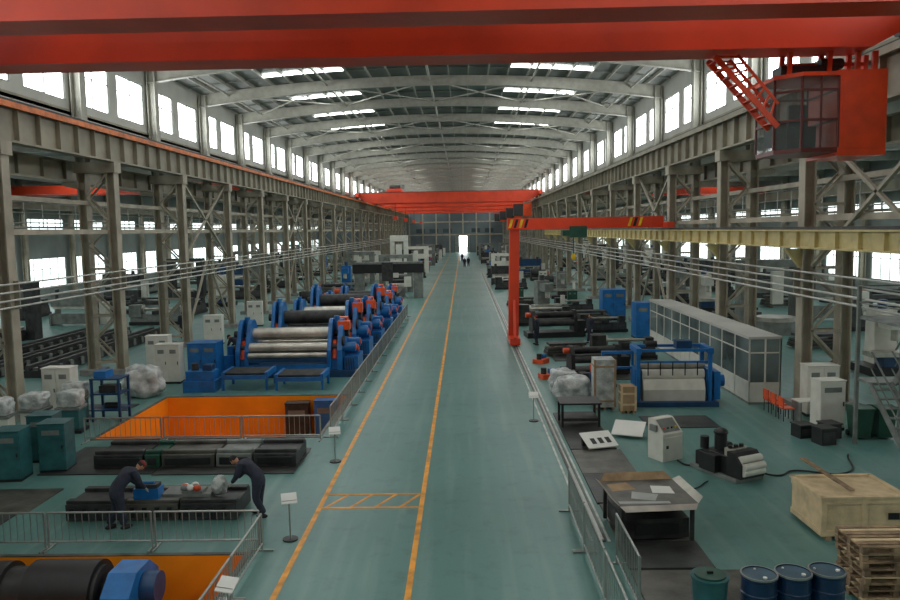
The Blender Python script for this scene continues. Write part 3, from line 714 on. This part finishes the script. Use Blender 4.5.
lump((4.2,29.6,0),(.72,.6,.55),11,PLAST,'plastic_wrapped_machine',.7,.5); lump((4.1,31.4,0),(.6,.6,.5),15,PLAST,'plastic_wrapped_machine',.7,.5)
# office booth
b = MB(); x0,x1 = 10.75,11.95; ya,yb = 28.6,44.0
b.bx(x0-.05,x1,ya-.05,yb,2.5,2.6,WALL); b.bx(x0,x1,ya,yb,0,.08,GREY)
n = 10
for i in range(n+1):
    y = ya+(yb-ya-.08)*i/n; b.bx(x0,x0+.04,y,y+.08,.08,2.5,WHITE)
for z0,z1 in ((.08,.18),(.8,.86),(1.95,2.0)): b.bx(x0+.01,x0+.035,ya,yb,z0,z1,WHITE)
b.bx(x0+.02,x0+.03,ya,yb,.18,.8,WHITE); b.bx(x0+.02,x0+.03,ya,yb,.86,2.5,GLASS)
b.bx(x0,x1,ya+.02,ya+.06,.08,.8,WHITE); b.bx(x0,x1,ya+.025,ya+.055,.8,2.5,GLASS); b.bx(x1-.07,x1,ya,ya+.08,.08,2.5,WHITE); b.bx((x0+x1)/2-.03,(x0+x1)/2+.03,ya,ya+.08,.08,2.5,WHITE); b.bx(x0,x1,ya,ya+.08,1.95,2.0,WHITE); b.bx(x0,x1,ya,ya+.08,.78,.84,WHITE)
b.bx(x1-.05,x1,ya,yb,.08,2.5,WHITE); b.bx(x0,x1,yb-.06,yb,.08,2.5,WHITE)
b.obj('glass_office_booth')
place(cabinet_mesh(.85,.6,1.65,WHITE,1),'electrical_cabinet',(12.0,25.0,0),.1)
place(cabW,'electrical_cabinet',(12.6,26.9,0))
b = MB(); b.bx(-.5,.5,-.3,.3,.7,.74,WHITE)
for x in (-.45,.45): b.bx(x-.03,x+.03,-.28,.28,0,.7,GREY)
b.obj('side_table',(11.9,26.1,0),.1)
def chair(x,y,r):
    b = MB(); b.bx(-.22,.22,-.2,.2,.42,.46,ORED); b.bx(-.22,.22,.17,.21,.5,.82,ORED)
    for i in (-.19,.19):
        for j in (-.17,.17): b.cyl((i,j,0),(i,j,.42),.015,BLACK,n=6)
        b.cyl((i,.19,.42),(i,.19,.82),.015,BLACK,n=6)
    b.obj('orange_chair',(x,y,0),r)
for i in range(3): chair(11.15,26.2+i*.65,1.6)
def bin_(x,y,m,nm='wheelie_bin'):
    b = MB(); b.add([(-.22,-.25,.05),(.22,-.25,.05),(.22,.25,.05),(-.22,.25,.05),(-.28,-.33,.95),(.28,-.33,.95),(.28,.33,.95),(-.28,.33,.95)],[(3,2,1,0),(4,5,6,7),(0,1,5,4),(1,2,6,5),(2,3,7,6),(3,0,4,7)],m)
    b.prism([(-.36,.95),(.36,.95),(.36,1.0),(0,1.06),(-.36,1.0)],'x',-.3,.3,m); b.cyl((-.25,.3,.1),(.25,.3,.1),.1,BLACK); b.bx(-.25,.25,.36,.42,.9,.95,m)
    b.obj(nm,(x,y,0))
bin_(12.5,23.9,GREEN); bin_(13.2,23.9,GREEN)
for x,y,h in ((11.1,23.3,.5),(11.6,24.0,.45),(10.8,24.1,.4)):
    b = MB(); b.bx(-.25,.25,-.25,.25,0,h,BLACK); b.bx(-.28,.28,-.28,.28,h,h+.04,DSTEEL); b.bx(-.2,.2,-.26,-.25,.1,h-.1,DSTEEL); b.obj('black_storage_box',(x,y,0),.2)
# stair tower
b = MB(); x0,x1,y0,y1 = 12.0,13.35,20.6,23.2
for x in (x0,x1):
    for y in (y0,y1): b.bx(x-.05,x+.05,y-.05,y+.05,0,4.9,GREY)
for z,(ya,yb) in ((2.0,(y1-.8,y1)),(3.9,(y0,y1))): b.bx(x0,x1,ya,yb,z,z+.08,GREY)
def flight(xa,ya,za,yb,zb):
    for x in (xa,xa+.6): b.beam((x,ya,za),(x,yb,zb),.05,.2,GREY); b.beam((x,ya,za+1),(x,yb,zb+1),.04,.04,GREY); b.beam((x,ya,za+.5),(x,yb,zb+.5),.03,.03,GREY)
    for k in range(9):
        t=(k+.5)/9; b.bx(xa,xa+.6,ya+(yb-ya)*t-.12,ya+(yb-ya)*t+.12,za+(zb-za)*t,za+(zb-za)*t+.03,GREY)
flight(x0,y0-.6,0,y1-.8,2.0); flight(x0+.7,y1-.8,2.05,y0+.3,3.9)
for z in (4.4,4.9):
    for a,c in (((x0,y0,z),(x0,y1,z)),((x0,y0,z),(x1,y0,z)),((x0,y1,z),(x1,y1,z))): b.cyl(a,c,.025,GREY,n=6)
for z in (1.4,2.8): b.beam((x1,y0,z),(x1,y1,z+1.1),.05,.05,GREY); b.beam((x0,y0,z),(x1,y0,z),.05,.05,GREY)
b.obj('steel_stair_tower')
b = MB()
for xx in (13.25,13.75): b.beam((xx,19.7,6.8),(xx,23.3,11.6),.06,.18,BEIGE); b.beam((xx,19.7,7.7),(xx,23.3,12.5),.04,.05,BEIGE)
for k in range(18):
    t=(k+.5)/18; b.bx(13.25,13.75,19.7+3.6*t-.1,19.7+3.6*t+.1,6.8+4.8*t,6.83+4.8*t,BEIGE)
b.obj('crane_access_stair')

# ------------------------------------------------------------------ generic machine tools
def lathe(c):
    b = MB(); b.bx(-2,2,-.45,.45,0,.25,BLACK); b.prism([(-.4,.25),(.4,.25),(.3,.8),(-.3,.8)],'x',-1.9,1.9,c)
    b.bx(-1.95,-1.1,-.45,.45,.6,1.5,c); b.cyl((-1.1,0,1.15),(-.95,0,1.15),.3,ROLL,n=16); b.bx(1.3,1.8,-.3,.3,.8,1.3,c); b.cyl((.9,0,1.15),(1.3,0,1.15),.08,ROLL)
    b.bx(-.2,.4,-.55,.4,.8,1.05,DSTEEL); b.cyl((-.95,0,1.15),(.9,0,1.15),.1,ROLL,n=12); return b.mesh('lathe')
def mill(c,c2):
    b = MB(); b.bx(-1.2,1.2,-1,1,0,.35,BLACK); b.prism([(.1,.35),(1,.35),(.9,2.8),(.2,2.8)],'x',-.5,.5,c); b.bx(-.35,.35,-.9,.3,2.0,2.6,c); b.cyl((0,-.6,1.5),(0,-.6,2.0),.18,ROLL)
    b.bx(-1.1,1.1,-.8,0,.8,1.0,ROLL); b.bx(-.5,.5,-.7,0,.35,.8,c2); b.bx(1.0,1.25,-1.0,-.7,1.0,1.7,WHITE); b.cyl((0,.5,2.8),(0,.5,3.2),.2,c2); return b.mesh('milling_machine')
def press(c):
    b = MB()
    for x in (-1.8,1.8): b.prism([(-.8,0),(.8,0),(.8,2.6),(-.4,2.6),(-.5,1.7),(.1,1.6),(.1,1.0),(-.8,.9)],'x',x-.08,x+.08,c)
    b.bx(-1.8,1.8,-.55,-.4,1.5,2.6,c); b.bx(-1.9,1.9,-.7,-.3,.1,.95,c); b.bx(-1.7,1.7,-.5,-.44,1.3,1.5,ROLL)
    for x in (-1.3,1.3): b.cyl((x,-.45,2.0),(x,-.45,2.9),.18,DSTEEL)
    b.bx(1.95,2.5,-.3,.4,0,1.8,WHITE); return b.mesh('press_brake')
def coil(c):
    b = MB(); b.bx(-1,1,-.6,.6,0,.3,c); b.bx(-1,-.8,-.5,.5,.3,1.5,c); b.bx(.8,1,-.5,.5,.3,1.5,c); b.cyl((-.8,0,1.1),(.8,0,1.1),.4,DSTEEL,n=20); b.cyl((1,0,1.1),(1.5,0,1.1),.25,ORED,n=14); b.bx(1,1.5,-.4,.4,0,.8,c); return b.mesh('straightening_machine')
def stack():
    b = MB()
    for i in range(5): b.bx(-1.5+.03*i,1.5-.02*i,-.6+.02*i,.6,.12+.09*i,.19+.09*i,DSTEEL if i%2 else MATT2)
    for x in (-1,1): b.bx(x-.06,x+.06,-.6,.6,0,.12,WOOD2)
    for x in (-1,1): b.bx(x-.06,x+.06,-.55,.6,.57,.7,WOOD2)
    b.bx(-1.3,1.2,-.5,.5,.7,.85,DSTEEL); return b.mesh('steel_plate_stack')
def vturn(c):
    b = MB(); b.cyl((0,0,0),(0,0,.7),1.2,c,n=24); b.cyl((0,0,.7),(0,0,.9),1.05,ROLL,n=24)
    for x in (-1.5,1.5): b.bx(x-.3,x+.3,.2,1.2,0,3.6,c)
    b.bx(-1.8,1.8,0,.6,2.2,2.9,c); b.bx(-1.8,1.8,.2,1.2,3.6,4.0,c); b.bx(-.3,.3,-.3,0,1.6,3.4,WHITE); return b.mesh('vertical_turning_lathe')
def rolls_low(c):
    b = MB(); b.bx(-1.6,1.6,-.7,.7,0,.3,BLACK)
    for x in (-1.3,1.1): b.prism([(-.6,.3),(.6,.3),(.5,1.1),(.25,1.5),(-.25,1.5),(-.5,1.1)],'x',x,x+.2,c)
    for y,z in ((0,1.25),(-.35,.8),(.35,.8)): b.cyl((-1.1,y,z),(1.1,y,z),.18,GREY if c is BLUE else DSTEEL,n=16)
    b.bx(1.3,1.8,-.4,.4,0,.9,c); b.cyl((-1.6,0,1.25),(-1.3,0,1.25),.14,ORED); return b.mesh('three_roll_bender')
TY = {'lathe':[lathe(GREY),lathe(DSTEEL),lathe(BLUE)],'milling_machine':[mill(GREY,DSTEEL),mill(WHITE,BLUED),mill(BLUE,BLUED)],
      'press_brake':[press(GREY),press(DSTEEL),press(BLUED)],'straightening_machine':[coil(DSTEEL),coil(GREY),coil(BLUE)],'steel_plate_stack':[stack()],
      'vertical_turning_lathe':[vturn(GREY),vturn(WHITE),vturn(DSTEEL)],'electrical_cabinet':[cabW,cabD,cabB],'three_roll_bender':[rolls_low(DSTEEL),rolls_low(BLACK),rolls_low(BLUE)]}
def put(k,x,y,i=0,r=0,s=1): place(TY[k][i%len(TY[k])],k,(x,y,0),r,0,sc_=(s,s,s))
put('three_roll_bender',6.0,35.2,1,.1,.9); put('lathe',8.2,39.2,1,0,.85); put('steel_plate_stack',5.5,40.6,0,.1,.8)
put('three_roll_bender',5.6,47.8,1,.1,1.1); put('electrical_cabinet',11.2,46.4,2,0,1.25); put('lathe',9.0,49.4,1,.1,.8); put('electrical_cabinet',11.0,56.4,2,0,1.25); put('lathe',5.6,53.5,1,.1); put('steel_plate_stack',9.0,54.8,0,.1)
put('milling_machine',6.2,58.5,0,.3); put('lathe',8.9,61.5,1,.1,.8)
for x,y,r in ((3.75,34.2,.3),(3.85,38.2,1.0)):
    b = MB(); b.bx(-.35,.35,-.3,.3,0,.22,ORED); b.cyl((-.2,0,.22),(-.2,0,.5),.13,DSTEEL); b.cyl((.05,0,.32),(.4,0,.32),.13,BLUE); b.obj('hydraulic_pump',(x,y,0),r)
b = MB(); b.bx(-1,1,-.5,.5,0,.15,BLACK); b.cyl((-.8,0,.5),(.8,0,.5),.3,BLUED,n=20); b.bx(.4,.9,-.35,.35,.15,1.0,BLUE); b.bx(-.9,-.5,-.3,.3,.15,.8,DSTEEL); b.cyl((-.2,0,.8),(-.2,0,1.2),.12,ORED)
b.obj('section_bending_machine',(5.6,32.3,0),.2,sc_=(.8,.8,.8))
keys = list(TY)
def ri(): return random.choices((0,1,2),(45,40,15))[0]
for row,(xa,xb) in enumerate(((-13.6,-13.2),(-7.9,-7.3),(5.0,5.4),(9.5,9.7))):
    y = 67 if row != 1 else 84
    while y < 205:
        k = random.choice(keys); x = random.uniform(xa,xb)
        s = random.uniform(.85,.95) if row in (2,3) else random.uniform(.95,1.15)
        if not (row == 1 and 97 < y < 107): put(k,x,y,ri(),0,s)
        y += random.uniform(5.0,8.0)
for xa,xb,ys in ((-23.5,-23.0,26),(-30.5,-30,29),(-37,-36.6,32),(19.2,19.6,27),(26,26.4,28),(33,33.2,30)):
    y = ys
    while y < 170:
        k = random.choice(('lathe','lathe','three_roll_bender','steel_plate_stack','press_brake','steel_plate_stack','vertical_turning_lathe','milling_machine'))
        if not (-27 < xa < -20 and 33 < y < 57): put(k,random.uniform(xa,xb),y,ri(),random.choice((0,.05,pi/2)) if k=='lathe' else 0,random.uniform(.95,1.15))
        y += random.uniform(6,9)
b = MB()
for i in range(3):
    x = -21.2-2.3*i
    b.bx(x-.5,x+.5,0,15,.0,.35,BLACK); b.bx(x-.42,x-.22,0,15,.35,.6,DSTEEL); b.bx(x+.22,x+.42,0,15,.35,.6,DSTEEL)
    for k in range(14): b.bx(x-.55,x+.55,.3+k*1.08,.6+k*1.08,.05,.45,GREY)
me = b.mesh('guideway_bed')
place(me,'guideway_bed',(.3,36,0))
b = MB()
for x in (-3.0,3.0): b.bx(x-.45,x+.45,-.6,.8,0,2.6,GREY)
b.bx(-3.6,3.6,-.7,.5,2.6,3.5,BLACK); b.bx(-.6,.5,-1.1,-.7,1.8,3.7,DSTEEL); b.bx(-1.3,1.3,-4,4,0,.8,DSTEEL); b.bx(-3.4,3.4,-.4,.3,3.5,3.7,GREY)
b.bx(1.6,2.3,-.9,-.5,1.2,2.2,WHITE); b.obj('gantry_milling_machine',(-7.6,77,0),0,.02)
b = MB(); b.bx(-1.3,1.3,-1,1,0,1,GREY)
for x in (-.9,.9): b.bx(x-.3,x+.3,-.3,.5,1,5.8,WHITE)
b.bx(-1.2,1.2,-.4,.6,5.4,6.2,WHITE); b.bx(-.4,.4,-.6,-.3,2.5,5.0,WHITE); b.obj('boring_mill',(-8.6,102,0),0,.02)
for x0,x1,y in ((XLo-1.0,OL+1.2,70),(XRo+1.0,OR-1.2,95)):
    b = MB(); a,c = min(x0,x1),max(x0,x1)
    for k in (0,2.4): b.bx(a,c,y+k,y+k+.6,10.7,11.5,RED)
    for xx in (a,c): b.bx(xx-.2,xx+.2,y-.8,y+3.8,10.55,10.9,RED)
    b.obj('side_bay_bridge_crane')
b = MB(); b.bx(OL+1.0,OL+1.4,Y0+1,Y1-1,9.5,10.5,STEELD); b.bx(OR-1.4,OR-1.0,Y0+1,Y1-1,9.5,10.5,STEELD); b.obj('outer_runway_girder')

# ------------------------------------------------------------------ people
def skinobj(nm, V, E, R, m, parent, lv=2):
    me = bpy.data.meshes.new(nm); me.from_pydata(V, E, []); me.materials.append(m)
    o = bpy.data.objects.new(nm, me); sc.collection.objects.link(o); o.parent = parent
    o.modifiers.new('Skin','SKIN'); sv = me.skin_vertices[0].data
    for i, r in enumerate(R):
        sv[i].radius = r if isinstance(r, tuple) else (r, r); sv[i].use_root = (i == 0)
    o.modifiers['Skin'].use_smooth_shade = True
    s = o.modifiers.new('Sub','SUBSURF'); s.levels = lv; s.render_levels = lv
    return o
POSES = {
 'bend': dict(sp=[(0,0,.92),(0,.1,1.06),(0,.27,1.2),(0,.42,1.30),(0,.52,1.345)], head=(0,.62,1.36), tilt=-1.05,
              arm=[(.19,.39,1.28),(.27,.46,1.03),(.17,.62,.86)], leg=[(.11,0,.88),(.14,.06,.48),(.14,-.03,.1)]),
 'stand': dict(sp=[(0,0,.95),(0,.01,1.12),(0,.0,1.3),(0,.0,1.43),(0,.01,1.52)], head=(0,.03,1.62), tilt=0,
              arm=[(.19,0,1.41),(.25,-.02,1.13),(.25,.09,.88)], leg=[(.1,0,.9),(.11,.02,.5),(.12,-.02,.1)]),
}
def worker(x,y,rz,pose,cap=CAPR,cl=NAVY):
    P = POSES[pose]; e = bpy.data.objects.new('factory_worker',None); sc.collection.objects.link(e)
    e.location=(x,y,0); e.rotation_euler=(0,0,rz); e.empty_display_size=.3
    V=list(P['sp']); E=[(0,1),(1,2),(2,3),(3,4)]; R=[(.2,.165),(.19,.15),(.22,.165),(.16,.12),.065]
    for s in (-1,1):
        i=len(V); V+=[(s*p[0],p[1]+(.05*s if pose=='stand' and k else 0),p[2]) for k,p in enumerate(P['arm'])]; E+=[(3,i),(i,i+1),(i+1,i+2)]; R+=[.1,.072,.05]
        i=len(V); V+=[(s*p[0],p[1]+(.12*s if k==2 else 0),p[2]) for k,p in enumerate(P['leg'])]; E+=[(0,i),(i,i+1),(i+1,i+2)]; R+=[.135,.1,.08]
    skinobj('body',V,E,R,cl,e)
    b=MB()
    def hf(d,p):
        if d.y>.3: p.y*=.93
        if d.z<-.3: p.x*=.82; p.y*=1.0
        return p
    b.ball((0,0,0),(.078,.098,.118),SKIN,20,14,hf)
    b.ball((0,.098,-.012),(.013,.02,.022),SKIN,8,6)
    for s in (-1,1):
        b.ball((s*.079,-.005,-.005),(.012,.02,.03),SKIN,8,6); b.ball((s*.03,.083,.012),(.013,.01,.008),PAPER,8,6); b.ball((s*.03,.091,.012),(.006,.004,.006),HAIR,6,6); b.bx(s*.03-.017,s*.03+.017,.085,.095,.03,.036,HAIR)
    b.ball((0,.084,-.055),(.024,.01,.007),CAPR,8,6); b.cyl((0,-.01,-.16),(0,0,-.06),.052,SKIN,n=12)
    b.ball((0,-.014,.022),(.084,.1,.108),HAIR,18,12,lambda d,p: Vector((p.x,min(p.y,.055),max(p.z,-.05))))
    if cap:
        b.ball((0,-.004,.04),(.092,.112,.1),cap,18,12,lambda d,p: Vector((p.x,p.y,max(p.z,.0)))); b.prism([(-.07,.08),(.07,.08),(.05,.17),(-.05,.17)],'z',.04,.052,cap)
    h=b.obj('head',P['head'],0,0,e); h.rotation_euler=(P['tilt'],0,0)
    for s in (-1,1):
        w=Vector((s*P['arm'][2][0],P['arm'][2][1]+(.05*s if pose=='stand' else 0),P['arm'][2][2])); el=Vector((s*P['arm'][1][0],P['arm'][1][1],P['arm'][1][2]))
        d=(w-el).normalized(); sd=Vector((1,0,0)); nn=sd.cross(d).normalized(); sd=d.cross(nn).normalized()
        V=[w,w+d*.04,w+d*.085]; E=[(0,1),(1,2)]; R=[(.024,.02),(.034,.018),(.036,.016)]
        for k,ln in ((-1.5,.066),(-.5,.08),(.5,.086),(1.5,.076)):
            i=len(V); a=w+d*.09+sd*(k*.019)
            V+=[a,a+d*ln*.5-nn*.008,a+d*ln*.85-nn*.03]; E+=[(2,i),(i,i+1),(i+1,i+2)]; R+=[.0095,.009,.0075]
        i=len(V); t=w+d*.03-sd*s*.03; V+=[t,t+d*.03-sd*s*.03,t+d*.065-sd*s*.035]; E+=[(1,i),(i,i+1),(i+1,i+2)]; R+=[.012,.0105,.009]
        skinobj('hand',V,E,R,GLOVE,e,1)
        lg=P['leg'][2]; b=MB(); yy=lg[1]+.12*s; b.ball((s*lg[0],yy+.06,.05),(.05,.145,.06),SHOE,14,8,lambda d,p: Vector((p.x,p.y,max(p.z,-.05)))); b.obj('boot',(0,0,0),0,0,e)
    return e
worker(-8.15,17.0,-.75,'bend'); worker(-5.0,17.75,1.45,'bend',cap=None)
worker(-18.6,49.5,.4,'stand'); worker(4.2,44.2,1.0,'stand'); worker(7.4,44.5,2.0,'stand',None); worker(.2,138,0,'stand'); worker(.9,141,0,'stand',None); worker(-.3,165,pi,'stand'); worker(-11.9,39.5,1.2,'bend')

# ------------------------------------------------------------------ world / camera
w = bpy.data.worlds.new('World'); sc.world = w; w.use_nodes = True
nt = w.node_tree; bg = nt.nodes['Background']; bg.inputs['Color'].default_value = (.93,.97,1,1); bg.inputs['Strength'].default_value = 6
cam = bpy.data.cameras.new('cam'); co = bpy.data.objects.new('camera', cam); sc.collection.objects.link(co)
cam.sensor_width = 36; cam.lens = 36*760/900; cam.clip_end = 600
M = Matrix.Rotation(math.radians(1.07),4,'Z') @ Matrix.Rotation(math.radians(90-5.26),4,'X') @ Matrix.Rotation(math.radians(-1.0),4,'Z')
co.matrix_world = Matrix.Translation((0,0,6.8)) @ M
sc.camera = co
sc.view_settings.view_transform = 'Standard'
sc.view_settings.look = 'None'
sc.view_settings.exposure = 0.1
